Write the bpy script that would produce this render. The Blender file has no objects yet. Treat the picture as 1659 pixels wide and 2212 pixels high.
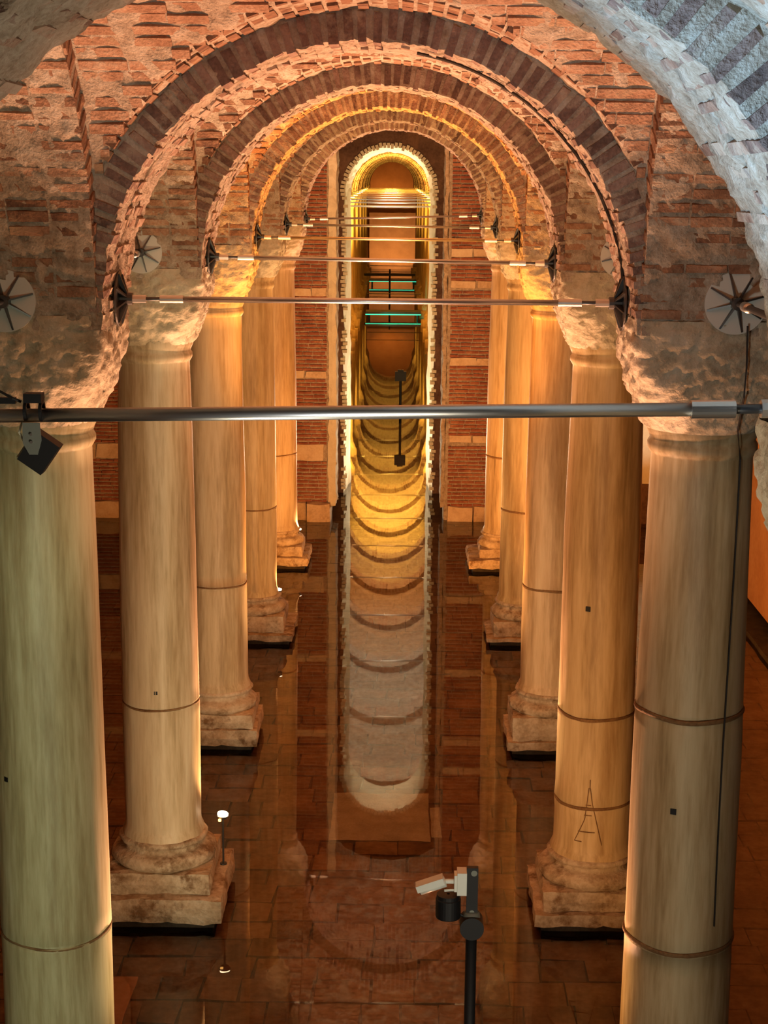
import bpy, math, random
from mathutils import Vector, Matrix, Euler, noise
R = random.Random(7)
sc = bpy.context.scene
COL = sc.collection

# ------------------------------------------------------------------ camera
CAMX, CAMZ = 0.2471, 8.2896
F_PX, PITCH, YAW, ROLL = 3481.8, 0.2077, -0.0116, 0.0082
cam_data = bpy.data.cameras.new('camera')
cam = bpy.data.objects.new('camera', cam_data); COL.objects.link(cam)
cam_data.sensor_fit = 'VERTICAL'; cam_data.sensor_height = 36.0; cam_data.sensor_width = 27.0
cam_data.lens = 36.0 * F_PX / 2212.0
cam_data.clip_end = 400; cam_data.clip_start = 0.05
cam.matrix_world = (Matrix.Translation((CAMX, 0, CAMZ)) @ Matrix.Rotation(-YAW, 4, 'Z')
                    @ Matrix.Rotation(math.pi/2 - PITCH, 4, 'X') @ Matrix.Rotation(ROLL, 4, 'Z'))
sc.camera = cam

# ------------------------------------------------------------------ world, exposure, lamps
w = bpy.data.worlds.new('dim'); sc.world = w; w.use_nodes = True
w.node_tree.nodes['Background'].inputs[0].default_value = (1.0, .72, .45, 1)
w.node_tree.nodes['Background'].inputs[1].default_value = 0.03
sc.view_settings.view_transform = 'Standard'; sc.view_settings.look = 'None'
sc.view_settings.gamma = 1.0; sc.view_settings.use_curve_mapping = False
sc.view_settings.exposure = 0.18

A = 4.9; S = 5.5562; D1 = 11.7595; ZS = 7.3; RA = 1.85; RB = 2.18; RING = .21
def Yn(n): return D1 + (n - 1) * S
YEND_ = Yn(24.5)
PINK = (1.0, .50, .30); ORANGE = (1.0, .36, .06); YEL = (1.0, .52, .075); CREAM = (1.0, .78, .50)
GREEN = (.92, 1.0, .72); BLUE = (.36, .64, 1.0); WARM = (1.0, .52, .21); NEUT = (1.0, .88, .68)

def spot(loc, to, e, col, ang=90, rad=.12, blend=.6):
    d = bpy.data.lights.new('floodlight', 'SPOT'); d.energy = e; d.color = col
    d.spot_size = math.radians(ang); d.spot_blend = blend; d.shadow_soft_size = rad
    o = bpy.data.objects.new('floodlight', d); COL.objects.link(o); o.location = loc  # unseen lamps: some inferred from the lighting, some added as fill
    o.rotation_euler = (Vector(to) - Vector(loc)).to_track_quat('-Z', 'Y').to_euler()
    return o
def point(loc, e, col, rad=.15):
    d = bpy.data.lights.new('lamp', 'POINT'); d.energy = e; d.color = col; d.shadow_soft_size = rad
    o = bpy.data.objects.new('lamp', d); COL.objects.link(o); o.location = loc
    return o
# unseen front floods inferred from the cool near light, with added fills
spot((-1.3, 2.2, 3.6), (-2.6, 11.5, 3.3), 1100, GREEN, 42, .3)
spot((1.3, 2.2, 3.6), (2.4, 11.5, 3.3), 700, NEUT, 42, .3)
spot((0, 4.2, 5.0), (-2.4, 11.0, 7.2), 190, GREEN, 40, .2)
spot((-.6, 4.4, 5.0), (2.2, 11.0, 8.0), 300, (.9, .95, .9), 40, .2)
spot((0, 3.5, 5.6), (0, 11.0, 9.2), 170, (.82, .90, 1.0), 36, .2)  # added fill to lift the grey face of the near arch
spot((-1.6, 3.2, 6.0), (2.5, 5.6, 9.0), 1900, BLUE, 40, .1)
spot((-1.2, 6.4, 4.2), (2.2, 6.3, 8.4), 330, NEUT, 60, .2)
spot((1.4, 3.4, 5.4), (-2.0, 6.4, 9.0), 210, NEUT, 60, .2)
spot((.2, 4.0, 5.4), (.2, 6.2, 7.4), 70, NEUT, 70, .15)  # added lamp for the highlight on the nearest tie rod
# uplights standing by the column bases, bay by bay
for sx in (-1, 1):
    spot((sx*1.35, Yn(1)+1.0, .5), (sx*.95, Yn(1)+.2, 9), 2300, PINK, 70)
    spot((sx*.5, Yn(1)-.45, .5), (sx*.9, Yn(1)-1.8, 9.3), 1250, (1, .42, .18), 44)
    spot((sx*1.35, Yn(2)+1.0, .5), (sx*.95, Yn(2)+.2, 9), 2500, PINK, 70)
    spot((sx*.6, Yn(2)-.45, .5), (sx*.9, Yn(2)-1.8, 9.3), 1100, WARM, 44)
    spot((sx*.6, Yn(3)-1.4, .5), (sx*1.0, Yn(3)-.9, 9), 4200, ORANGE, 42)
    spot((sx*1.35, Yn(3)+1.0, .5), (sx*.95, Yn(3)+.2, 9), 2400, ORANGE, 70)
    spot((sx*1.35, Yn(4)+1.0, .5), (sx*.95, Yn(4)+.2, 9), 1600, WARM, 70)
    spot((sx*1.35, Yn(5)+.9, .5), (sx*.95, Yn(5)+.1, 9), 1800, PINK, 70)
    # washing the far wall and the columns from the front
    spot((sx*.8, Yn(4)+.2, .4), (sx*2.6, Yn(5.8), 5), 900, ORANGE, 100)
    spot((sx*.2, Yn(1)-1.5, 1.0), (sx*2.5, Yn(2)-.4, 4.0), 900, (1, .70, .40) if sx < 0 else (1, .50, .18), 70)
    spot((sx*.2, Yn(2)-1.5, 1.0), (sx*2.5, Yn(3)-.4, 4.0), 650, (1, .66, .36), 70)
    spot((sx*.2, Yn(3)-1.5, 1.0), (sx*2.5, Yn(4)-.4, 4.4), 800, WARM, 70)
    spot((sx*.2, Yn(4)-1.5, 1.0), (sx*2.5, Yn(5)-.4, 4.4), 350, WARM, 70)
spot((4.2, 22, .5), (7.1, 28, 5), 2600, ORANGE, 100)
spot((5.0, 34, .6), (6.1, 38, 4), 500, NEUT, 60)
# uplights of the hall beyond the far doorway, one on either side of each bay
for n, e, c, an in ((7.5, 4200, CREAM, 85), (8.5, 3200, NEUT, 85), (9.5, 4200, CREAM, 85), (10.5, 4500, ORANGE, 85), (11.5, 5500, WARM, 85), (12.5, 9000, YEL, 90),
                (13.5, 18000, YEL, 88), (14.5, 18000, YEL, 88), (16.5, 9000, YEL, 88), (18.5, 4500, YEL, 90), (20.5, 2500, YEL, 95), (22.5, 2500, YEL, 100)):
    for sx in (-1, 1):
        X = -.15 - .8*(Yn(n)-42)/100
        spot((X+sx*1.4, Yn(n), .5), (X+sx*.3, Yn(n), 9), e*.6, c, an)
for sx in (-1, 1): spot((-.15-sx*1.4, Yn(7.3), .6), (-.15+sx*1.1, Yn(6.55), 4.5), 2600, CREAM, 110)  # added lamps, hidden behind the jambs to brighten the doorway edges
spot((-.75, YEND_-4.5, .5), (-.75, YEND_, 2.6), 900, WARM, 90)  # added lamp to lift the brown panel on the end wall
spot((-1.3, YEND_-3, 5.2), (-.9, YEND_, 8.6), 300, ORANGE, 100)
spot((-2.2, 91.2, .5), (1.5, 93.8, .1), 220, (.1, 1.0, .55), 60)

# ------------------------------------------------------------------ materials
def nd(t, typ, **kw):
    n = t.nodes.new(typ)
    for k, v in kw.items():
        if isinstance(k, str) and k.startswith('i_'): n.inputs[k[2:]].default_value = v
        else: setattr(n, k, v)
    return n
def stone_mat(name, stops, scale=3.0, stretch=(1, 1, 1), fine=40.0, bump=.4, bdist=.02, rough=.85, rnd=0.0, tint=False, detail=8.0, smear=None):
    m = bpy.data.materials.new(name); m.use_nodes = True; t = m.node_tree; L = t.links
    b = t.nodes['Principled BSDF']; b.inputs['Roughness'].default_value = rough
    b.inputs['Specular IOR Level'].default_value = .25
    g = nd(t, 'ShaderNodeNewGeometry'); mp = nd(t, 'ShaderNodeMapping'); mp.inputs['Scale'].default_value = stretch
    L.new(g.outputs['Position'], mp.inputs['Vector'])
    n1 = nd(t, 'ShaderNodeTexNoise'); n1.inputs['Scale'].default_value = scale; n1.inputs['Detail'].default_value = detail; n1.inputs['Roughness'].default_value = .65
    L.new(mp.outputs[0], n1.inputs['Vector'])
    n2 = nd(t, 'ShaderNodeTexNoise'); n2.inputs['Scale'].default_value = fine; n2.inputs['Detail'].default_value = 5.0
    L.new(mp.outputs[0], n2.inputs['Vector'])
    mix = nd(t, 'ShaderNodeMath', operation='MULTIPLY_ADD'); mix.inputs[1].default_value = .35
    L.new(n2.outputs['Fac'], mix.inputs[0]); 
    sub = nd(t, 'ShaderNodeMath', operation='SUBTRACT'); sub.inputs[1].default_value = .175
    L.new(n1.outputs['Fac'], sub.inputs[0]); L.new(sub.outputs[0], mix.inputs[2])
    fac = mix.outputs[0]
    if rnd:
        oi = nd(t, 'ShaderNodeObjectInfo'); ma = nd(t, 'ShaderNodeMath', operation='MULTIPLY_ADD')
        ma.inputs[1].default_value = rnd; L.new(oi.outputs['Random'], ma.inputs[0])
        s2 = nd(t, 'ShaderNodeMath', operation='SUBTRACT'); s2.inputs[1].default_value = rnd/2
        L.new(fac, s2.inputs[0]); L.new(s2.outputs[0], ma.inputs[2]); fac = ma.outputs[0]
    r = nd(t, 'ShaderNodeValToRGB'); cr = r.color_ramp
    while len(cr.elements) < len(stops): cr.elements.new(.5)
    for e, (p, c) in zip(cr.elements, stops): e.position = p; e.color = (*c, 1)
    L.new(fac, r.inputs[0]); out = r.outputs[0]
    if smear:
        n3 = nd(t, 'ShaderNodeTexNoise'); n3.inputs['Scale'].default_value = smear[1]; n3.inputs['Detail'].default_value = 7; n3.inputs['Roughness'].default_value = .7
        L.new(mp.outputs[0] if len(smear) > 3 else g.outputs['Position'], n3.inputs['Vector'])
        r3 = nd(t, 'ShaderNodeMapRange'); r3.inputs[1].default_value = smear[2]; r3.inputs[2].default_value = smear[2]+(.12 if len(smear) < 4 else smear[3])
        L.new(n3.outputs['Fac'], r3.inputs[0])
        m3 = nd(t, 'ShaderNodeMix', data_type='RGBA'); m3.inputs[7].default_value = (*smear[0], 1)
        L.new(r3.outputs[0], m3.inputs[0]); L.new(out, m3.inputs[6]); out = m3.outputs[2]
    if tint:
        oi2 = nd(t, 'ShaderNodeObjectInfo'); mx = nd(t, 'ShaderNodeMix', data_type='RGBA', blend_type='MULTIPLY'); mx.inputs[0].default_value = 1
        L.new(out, mx.inputs[6]); L.new(oi2.outputs['Color'], mx.inputs[7]); out = mx.outputs[2]
    L.new(out, b.inputs['Base Color'])
    bp = nd(t, 'ShaderNodeBump'); bp.inputs['Strength'].default_value = bump; bp.inputs['Distance'].default_value = bdist
    L.new(fac if not rnd else mix.outputs[0], bp.inputs['Height']); L.new(bp.outputs[0], b.inputs['Normal'])
    return m
def plain(name, c, rough=.5, metal=0.0):
    m = bpy.data.materials.new(name); m.use_nodes = True; t = m.node_tree; b = t.nodes['Principled BSDF']
    b.inputs['Base Color'].default_value = (*c, 1); b.inputs['Roughness'].default_value = rough; b.inputs['Metallic'].default_value = metal
    n = nd(t, 'ShaderNodeTexNoise'); n.inputs['Scale'].default_value = 60; bp = nd(t, 'ShaderNodeBump'); bp.inputs['Strength'].default_value = .06
    t.links.new(n.outputs['Fac'], bp.inputs['Height']); t.links.new(bp.outputs[0], b.inputs['Normal'])
    return m
def glow(name, c, e):
    m = bpy.data.materials.new(name); m.use_nodes = True; b = m.node_tree.nodes['Principled BSDF']
    b.inputs['Base Color'].default_value = (*c, 1); b.inputs['Emission Color'].default_value = (*c, 1); b.inputs['Emission Strength'].default_value = e
    return m
M = {}
M['brick'] = stone_mat('brick', [(.2, (.13, .065, .042)), (.45, (.29, .15, .085)), (.62, (.40, .23, .14)), (.8, (.5, .37, .26))], 5, fine=45, bump=1.0, bdist=.03, rnd=.3, smear=((.40, .27, .16), 3.2, .54))
M['voussoir'] = stone_mat('voussoir_brick', [(.2, (.13, .075, .055)), (.45, (.30, .17, .115)), (.62, (.44, .29, .2)), (.8, (.55, .44, .34))], 5, fine=45, bump=1.0, bdist=.03, rnd=.35, smear=((.5, .39, .29), 3.5, .46))
M['mortar'] = stone_mat('lime_mortar', [(.25, (.20, .14, .095)), (.45, (.40, .31, .22)), (.6, (.50, .41, .31)), (.75, (.64, .55, .44))], 9, fine=55, bump=1.0, bdist=.035)
M['facebrick'] = stone_mat('face_brick', [(.2, (.11, .07, .055)), (.5, (.24, .15, .115)), (.75, (.38, .26, .20))], 5, fine=40, bump=1.0, bdist=.03, rnd=.4, smear=((.44, .34, .25), 4.5, .53))
M['wallbrick'] = stone_mat('wall_brick', [(.25, (.16, .045, .028)), (.5, (.30, .10, .055)), (.66, (.40, .17, .09)), (.8, (.6, .4, .25))], 3, fine=18, bump=.5)
M['capital'] = stone_mat('capital_stone', [(.25, (.28, .22, .14)), (.5, (.5, .42, .29)), (.75, (.64, .55, .42))], 4, fine=26, bump=1.0, bdist=.035)
M['marble'] = stone_mat('column_marble', [(.24, (.26, .19, .11)), (.40, (.46, .36, .23)), (.54, (.60, .50, .36)), (.75, (.70, .63, .49))], 1.1, stretch=(3.4, 3.4, .30), fine=9, bump=.2, bdist=.015, rough=.5, tint=True, smear=((.27, .165, .075), .9, .50, .26))
M['base'] = stone_mat('base_stone', [(.25, (.26, .17, .09)), (.5, (.50, .38, .25)), (.75, (.68, .57, .42))], 4, fine=25, bump=1.0, bdist=.03, smear=((.20, .115, .055), 3.0, .52))
M['dark'] = stone_mat('shadow_dark_stone', [(.3, (.02, .014, .01)), (.7, (.06, .045, .03))], 4)  # near-black, puts the shade below the plinths into the colour
M['tile'] = stone_mat('floor_brick', [(.25, (.10, .048, .018)), (.5, (.19, .10, .04)), (.75, (.29, .17, .08))], 2.5, fine=14, bump=.4, rnd=.25)
M['silt'] = stone_mat('floor_joint', [(.3, (.07, .03, .012)), (.7, (.14, .07, .03))], 3)
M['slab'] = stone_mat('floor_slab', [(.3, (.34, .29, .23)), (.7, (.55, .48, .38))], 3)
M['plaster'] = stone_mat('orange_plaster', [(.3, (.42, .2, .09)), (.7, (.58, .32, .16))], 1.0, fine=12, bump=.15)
M['cream'] = stone_mat('cream_plaster', [(.3, (.62, .54, .38)), (.7, (.75, .68, .52))], 1.5)
M['block'] = stone_mat('wall_stone', [(.25, (.42, .28, .17)), (.5, (.64, .47, .30)), (.75, (.74, .60, .42))], 3, fine=20, bump=.5, rnd=.2)
M['darkbrick'] = stone_mat('dark_brick', [(.3, (.08, .04, .028)), (.7, (.2, .11, .07))], 3, fine=18)
M['endwall'] = stone_mat('end_plaster', [(.3, (.42, .22, .09)), (.7, (.55, .3, .13))], 1.0)
M['rust'] = stone_mat('rust_stain', [(.3, (.14, .07, .03)), (.7, (.28, .16, .07))], 5)
M['steel'] = plain('steel', (.66, .64, .60), .36, 1.0)
M['dsteel'] = plain('dark_steel', (.10, .095, .09), .4, .8)
M['plate'] = plain('plate_grey', (.60, .59, .52), .55, 0.0)
M['black'] = plain('black_paint', (.004, .004, .005), .6)
M['white'] = plain('white_plastic', (.86, .90, .82), .4)
M['cable'] = plain('black_cable', (.015, .012, .01), .6)
M['ivory'] = plain('ivory_cable', (.7, .68, .5), .5)
M['grey'] = plain('bracket_grey', (.2, .215, .18), .5, .2)
M['lens'] = glow('lamp_lens', (1, .72, .42), 14)
M['amber'] = glow('lamp_glow', (1, .5, .12), 5)
M['led'] = glow('green_led', (.05, .9, .5), 1.1)
# clear shallow water: mirror mixed over a see-through sheet by the viewing angle
mw = bpy.data.materials.new('clear_water'); mw.use_nodes = True; t = mw.node_tree; t.nodes.clear()
out = nd(t, 'ShaderNodeOutputMaterial'); mx = nd(t, 'ShaderNodeMixShader'); fr = nd(t, 'ShaderNodeFresnel'); fr.inputs['IOR'].default_value = 1.55
tr = nd(t, 'ShaderNodeBsdfTransparent'); tr.inputs[0].default_value = (.93, .88, .80, 1)
gl = nd(t, 'ShaderNodeBsdfGlossy'); gl.inputs['Roughness'].default_value = .015
ns = nd(t, 'ShaderNodeTexNoise'); ns.inputs['Scale'].default_value = .8; ns.inputs['Detail'].default_value = 2
bp = nd(t, 'ShaderNodeBump'); bp.inputs['Strength'].default_value = .03; bp.inputs['Distance'].default_value = .02
gg = nd(t, 'ShaderNodeNewGeometry'); t.links.new(gg.outputs['Position'], ns.inputs['Vector'])
t.links.new(ns.outputs['Fac'], bp.inputs['Height']); t.links.new(bp.outputs[0], gl.inputs['Normal']); t.links.new(bp.outputs[0], fr.inputs['Normal'])
t.links.new(fr.outputs[0], mx.inputs[0]); t.links.new(tr.outputs[0], mx.inputs[1]); t.links.new(gl.outputs[0], mx.inputs[2]); t.links.new(mx.outputs[0], out.inputs[0])
M['water'] = mw

# ------------------------------------------------------------------ helpers
class MB:
    def __init__(s): s.v = []; s.f = []
    def add(s, vs, fs):
        o = len(s.v); s.v += [tuple(v) for v in vs]; s.f += [tuple(i + o for i in f) for f in fs]; return s
    def box(s, lo, hi):
        x0, y0, z0 = lo; x1, y1, z1 = hi
        return s.add([(x0,y0,z0),(x1,y0,z0),(x1,y1,z0),(x0,y1,z0),(x0,y0,z1),(x1,y0,z1),(x1,y1,z1),(x0,y1,z1)],
                     [(3,2,1,0),(4,5,6,7),(0,1,5,4),(1,2,6,5),(2,3,7,6),(3,0,4,7)])
    def cyl(s, a, b, r, r2=None, n=16, cap=True):
        a = Vector(a); b = Vector(b); d = (b - a).normalized(); r2 = r if r2 is None else r2
        u = d.orthogonal().normalized(); q = d.cross(u)
        vs = []
        for p, rr in ((a, r), (b, r2)):
            for i in range(n):
                th = 2*math.pi*i/n; vs.append(p + u*rr*math.cos(th) + q*rr*math.sin(th))
        fs = [(i, (i+1) % n, n+(i+1) % n, n+i) for i in range(n)]
        if cap: fs += [tuple(range(n-1, -1, -1)), tuple(range(n, 2*n))]
        return s.add(vs, fs)
    def grid(s, rows, closed=False):
        o = len(s.v); nr = len(rows); nc = len(rows[0])
        for r in rows: s.v += [tuple(v) for v in r]
        for i in range(nr-1):
            for j in range(nc if closed else nc-1):
                k = (j+1) % nc; s.f.append((o+i*nc+j, o+i*nc+k, o+(i+1)*nc+k, o+(i+1)*nc+j))
        return s
    def tube(s, pts, r, n=8):
        rows = []
        for i, p in enumerate(pts):
            p = Vector(p); d = (Vector(pts[min(i+1, len(pts)-1)]) - Vector(pts[max(i-1, 0)])).normalized()
            u = d.orthogonal().normalized() if abs(d.z) < .95 else Vector((1, 0, 0)); u = (u - d*u.dot(d)).normalized(); q = d.cross(u)
            rows.append([p + u*r*math.cos(2*math.pi*k/n) + q*r*math.sin(2*math.pi*k/n) for k in range(n)])
        return s.grid(rows, True)
    def mesh(s, name, m, smooth=False):
        me = bpy.data.meshes.new(name); me.from_pydata(s.v, [], s.f); me.update(); me.materials.append(m)
        if smooth: me.shade_smooth()
        return me
    def build(s, name, m, parent=None, smooth=False, **kw):
        return link(name, s.mesh(name, m, smooth), parent, **kw)
def link(name, data, parent=None, loc=None, mat=None, **props):
    o = bpy.data.objects.new(name, data); COL.objects.link(o)
    if parent: o.parent = parent
    if mat is not None: o.matrix_local = mat
    elif loc is not None: o.location = loc
    for k, v in props.items(): o[k] = v
    return o
def thing(name, label, cat, loc=(0, 0, 0), group=None, rz=0):
    o = bpy.data.objects.new(name, None); COL.objects.link(o); o.location = loc; o.rotation_euler.z = rz
    o.empty_display_size = .2; o['label'] = label; o['category'] = cat
    if group: o['group'] = group
    return o
def copy_tree(o, parent=None):
    c = o.copy(); COL.objects.link(c)
    if parent: c.parent = parent
    for ch in list(o.children): copy_tree(ch, c)
    return c
def fuzz(p, amp, fr=2.0, oct=3):
    p = Vector(p); return amp * noise.fractal(p*fr, 1.0, 2.0, oct)
# unit bricks (edges knocked about), shared by all bricks
def unit_brick(i, m):
    rr = random.Random(i); mb = MB()
    j = lambda a: rr.uniform(-a, a)
    vs = []
    for z in (-.5, .5):
        for x, y in ((-.5,-.5), (0,-.5), (.5,-.5), (.5,.5), (0,.5), (-.5,.5)):
            vs.append((x + j(.045), y + j(.022), z + j(.07)))
    mb.add(vs, [(5,4,1,0), (4,3,2,1), (6,7,10,11), (7,8,9,10), (0,1,7,6), (1,2,8,7), (2,3,9,8), (3,4,10,9), (4,5,11,10), (5,0,6,11)])
    return mb.mesh('brick', m)
UB = {k: [unit_brick(i, M[k]) for i in range(8)] for k in ('brick', 'voussoir', 'tile', 'block', 'facebrick')}
def frame(o, ex, ey, ez):
    return Matrix(((ex[0], ey[0], ez[0], o[0]), (ex[1], ey[1], ez[1], o[1]), (ex[2], ey[2], ez[2], o[2]), (0, 0, 0, 1)))
def rough_box(mb, lo, hi, step=.12, amp=.02, fr=3.0):
    """a box with every face finely divided and knocked about by noise (one connected skin)"""
    n = [max(1, int(round((hi[k]-lo[k])/step))) for k in range(3)]
    idx = {}
    def vid(i, j, k):
        if (i, j, k) not in idx:
            p = Vector((lo[0]+(hi[0]-lo[0])*i/n[0], lo[1]+(hi[1]-lo[1])*j/n[1], lo[2]+(hi[2]-lo[2])*k/n[2]))
            nv = noise.noise_vector(p*fr); nb = noise.noise_vector(p*fr*3.1)
            ed = sum(1 for q, m_ in ((i, n[0]), (j, n[1]), (k, n[2])) if q in (0, m_))
            c = Vector([(lo[q]+hi[q])/2 for q in range(3)])
            p2 = p + nv*amp + nb*amp*.5
            if ed > 1: p2 += (c - p).normalized()*amp*1.2
            idx[(i, j, k)] = len(mb.v); mb.v.append(tuple(p2))
        return idx[(i, j, k)]
    for a, b, c in ((0, 1, 2), (1, 2, 0), (2, 0, 1)):
        for side in (0, n[c]):
            for i in range(n[a]):
                for j in range(n[b]):
                    q = []
                    for di, dj in ((0, 0), (1, 0), (1, 1), (0, 1)):
                        t_ = [0, 0, 0]; t_[a] = i+di; t_[b] = j+dj; t_[c] = side; q.append(vid(*t_))
                    mb.f.append(tuple(q if side else q[::-1]))
    return mb

# ------------------------------------------------------------------ floor, water
YEND = Yn(24.5)
floor = MB().box((-10, -4, -.5), (7.6, YEND+1, -.16)).build('floor', M['silt'], kind='structure')
tiles = []; y = 12.6; row = 0
while y < Yn(5.8) - .2:
    h = R.uniform(.38, .5); x = -5.6 + R.uniform(0, .4)
    while x < 6.6:
        wd = R.uniform(.38, .8); tiles.append((x, y, wd, h)); x += wd
    y += h; row += 1
near = sorted(tiles, key=lambda q: (abs(q[0]+q[2]/2) > 2.4, q[1]))[:295]
ns_ = set(near); rest = MB()
for q in tiles:
    x, y, wd, h = q; zt = -.105 + R.uniform(-.014, .014); g = R.uniform(.008, .022)
    if q in ns_:
        rz = R.uniform(-.02, .02)
        m_ = Matrix.Translation((x+wd/2, y+h/2, zt-.05)) @ Matrix.Rotation(rz, 4, 'Z') @ Matrix.Diagonal((wd-g, h-g, .1, 1))
        link('floor_brick', R.choice(UB['tile']), floor, mat=m_)
    else:
        rest.box((x+g/2, y+g/2, zt-.1), (x+wd-g/2, y+h-g/2, zt))
rest.build('floor_paving', M['tile'], floor, kind='stuff')
sl = thing('inset_slab', 'pale worn stone slab laid in the floor before the mirrored doorway', 'slab', (0, 0, -.1))
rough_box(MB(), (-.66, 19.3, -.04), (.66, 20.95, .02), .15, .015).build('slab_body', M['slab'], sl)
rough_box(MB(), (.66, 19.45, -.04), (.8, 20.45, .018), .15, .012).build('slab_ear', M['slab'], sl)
reflection_slab = thing('inset_slab', 'narrow slab coloured orange as a painted reflection on the floor beside the nearest left column', 'slab', (0, 0, -.1))
rough_box(MB(), (-2.95, 14.0, -.04), (-2.5, 15.7, .02), .15, .012).build('slab_body', M['plaster'], reflection_slab)  # orange plaster colour paints in the glow of a wall reflection
water = MB().grid([[(-9.9, -3.9, 0), (7.5, -3.9, 0)], [(-9.9, YEND-.01, 0), (7.5, YEND-.01, 0)]]).build('water', M['water'], kind='stuff',
        label='still clear shallow water over the brown brick floor, mirroring the hall', category='water')

# ------------------------------------------------------------------ outer shell
ceiling = MB().box((-10, -4, 10.6), (7.6, YEND+1, 10.9)).build('ceiling', M['mortar'], kind='structure')
MB().box((-10.3, -4, -.5), (-10, YEND+1, 10.9)).build('wall_left', M['plaster'], kind='structure')
wr = MB().box((6.98, 24, .25), (7.6, Yn(5.8), 10.6)).build('wall_right', M['plaster'], kind='structure')
MB().box((7.6, -4, -.5), (7.9, YEND+1, 10.9)).build('wall_right_outer', M['darkbrick'], kind='structure')
rough_box(MB(), (6.6, 22, -.2), (7.5, Yn(5.8)-.1, .10), .5, .03).build('baseboard_right', M['dark'], kind='structure')

# ------------------------------------------------------------------ columns
def shaft_mesh(seed, rb=.432, rt=.385, zb=.9, grooves=(), hi=True):
    zs = []; z = zb
    while z < 6.5: zs.append(z); z += .16
    prof = [(rb+.035, zb), (rb+.03, zb+.05), (rb+.004, zb+.11)]
    for z in zs[1:]:
        f = (z-zb)/(6.3-zb); r = rb + (rt-rb)*f + .012*math.sin(math.pi*min(1, f))
        if z < 6.22: prof.append((r, z))
    prof += [(rt, 6.28), (rt+.012, 6.30), (rt+.03, 6.33), (rt+.03, 6.37), (rt+.012, 6.40), (rt+.022, 6.43), (rt+.04, 6.47), (rt+.04, 6.53)]
    for gz in grooves: prof += [(rb+(rt-rb)*(gz-zb)/5.4+.012, gz-.03), (rb+(rt-rb)*(gz-zb)/5.4-.004, gz), (rb+(rt-rb)*(gz-zb)/5.4+.012, gz+.03)]
    prof.sort(key=lambda q: q[1]); n = 56
    rows = []
    for r, z in prof:
        rows.append([((r + fuzz((seed*9+math.cos(a)*1.2, math.sin(a)*1.2, z*.35), .010, 1.6, 3))*math.cos(a), (r + fuzz((seed*9+math.cos(a)*1.2, math.sin(a)*1.2, z*.35), .010, 1.6, 3))*math.sin(a), z) for a in [2*math.pi*k/n for k in range(n)]])
    return MB().grid(rows, True).mesh('shaft', M['marble'], True)
def lathe(prof, n=48, seed=0, amp=.008):
    rows = []
    for r, z in prof:
        rows.append([((r+fuzz((math.cos(a)+seed, math.sin(a), z*2), amp, 3))*math.cos(a), (r+fuzz((math.cos(a)+seed, math.sin(a), z*2), amp, 3))*math.sin(a), z) for a in [2*math.pi*k/n for k in range(n)]])
    return MB().grid(rows, True)
def capital_mesh(seed):
    rows = []; n = 140; nz = 36
    for i in range(nz+1):
        f = i/nz; z = 6.48 + f*.82
        g = min(1, f/.80); bulge = math.sin(g*math.pi/2)**.8
        row = []
        for k in range(n):
            a = 2*math.pi*k/n; c, s_ = math.cos(a), math.sin(a)
            rc = .42
            pw = 2 + 10*bulge**2; hs = .605
            rs = hs/((abs(c)**pw + abs(s_)**pw)**(1/pw))
            r = rc + (rs-rc)*bulge
            d = fuzz((c*.6+seed*5, s_*.6, z), .024 if i < nz else .01, 4.5, 4) + fuzz((c*.6+seed*5, s_*.6, z), .016, 10, 3) + fuzz((c*.6+seed*5, s_*.6, z), .02, 18, 2)
            if i == 0: d *= .2
            row.append(((r+d)*c, (r+d)*s_, z))
        rows.append(row)
    return MB().grid(rows, True).mesh('capital', M['capital'], True)
def blk(half, z0, z1, seed, dx=0, amp=.018):
    mb = MB(); rough_box(mb, (-half+dx, -half, z0), (half+dx, half, z1), .1, amp, 3+seed*.1); return mb
SPEC = {  # side, n : lower half, lower top, upper half, upper top, tint, bands, label
 (-1,1): (.75,.35,.6,.55,(.86,.90,.74),(2.45,), 'thick pale green-grey marble column, nearest on the left, cut by the frame edge'),
 (1,1): (.75,.35,.6,.55,(.90,.86,.70),(2.48,4.33), 'thick ochre-streaked marble column, nearest on the right, black cable down its side'),
 (-1,2): (.74,.36,.60,.60,(1,.97,.88),(2.46,), 'smooth cream marble column on a high stained plinth, second in the left row'),
 (1,2): (.70,.22,.60,.45,(1,.88,.66),(2.41,1.37), 'brown-streaked marble column with drawn tower near its foot, second in the right row'),
 (-1,3): (.62,.32,.56,.53,(.95,.90,.78),(2.40,), 'column with swirling grey veins on a tall block plinth, third in the left row'),
 (1,3): (.66,.20,.58,.55,(1,.86,.70),(2.41,), 'pinkish marble column with flaked lower shaft, third in the right row'),
 (-1,4): (.78,.18,.60,.48,(1,.88,.62),(2.38,), 'golden marble column on a wide low slab, fourth in the left row'),
 (1,4): (.69,.14,.56,.42,(.95,.84,.60),(2.39,), 'golden fluted-looking marble column, fourth in the right row'),
 (-1,5): (.72,.25,.58,.46,(.86,.78,.66),(2.4,), 'slim-looking brown marble column before the brick wall, fifth in the left row'),
 (1,5): (.80,.26,.56,.44,(.86,.80,.70),(2.4,), 'slim-looking grey marble column before the brick wall, fifth in the right row'),
 (-1,0): (.75,.35,.6,.55,(.9,.9,.8),(2.45,), 'rough column head just left of the frame beside the nearest tie rod'),
 (1,0): (.75,.35,.6,.55,(.9,.9,.8),(2.45,), 'rough stone column head at the right frame edge beside the tie rod coupler'),
}
COLS = {}
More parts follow.
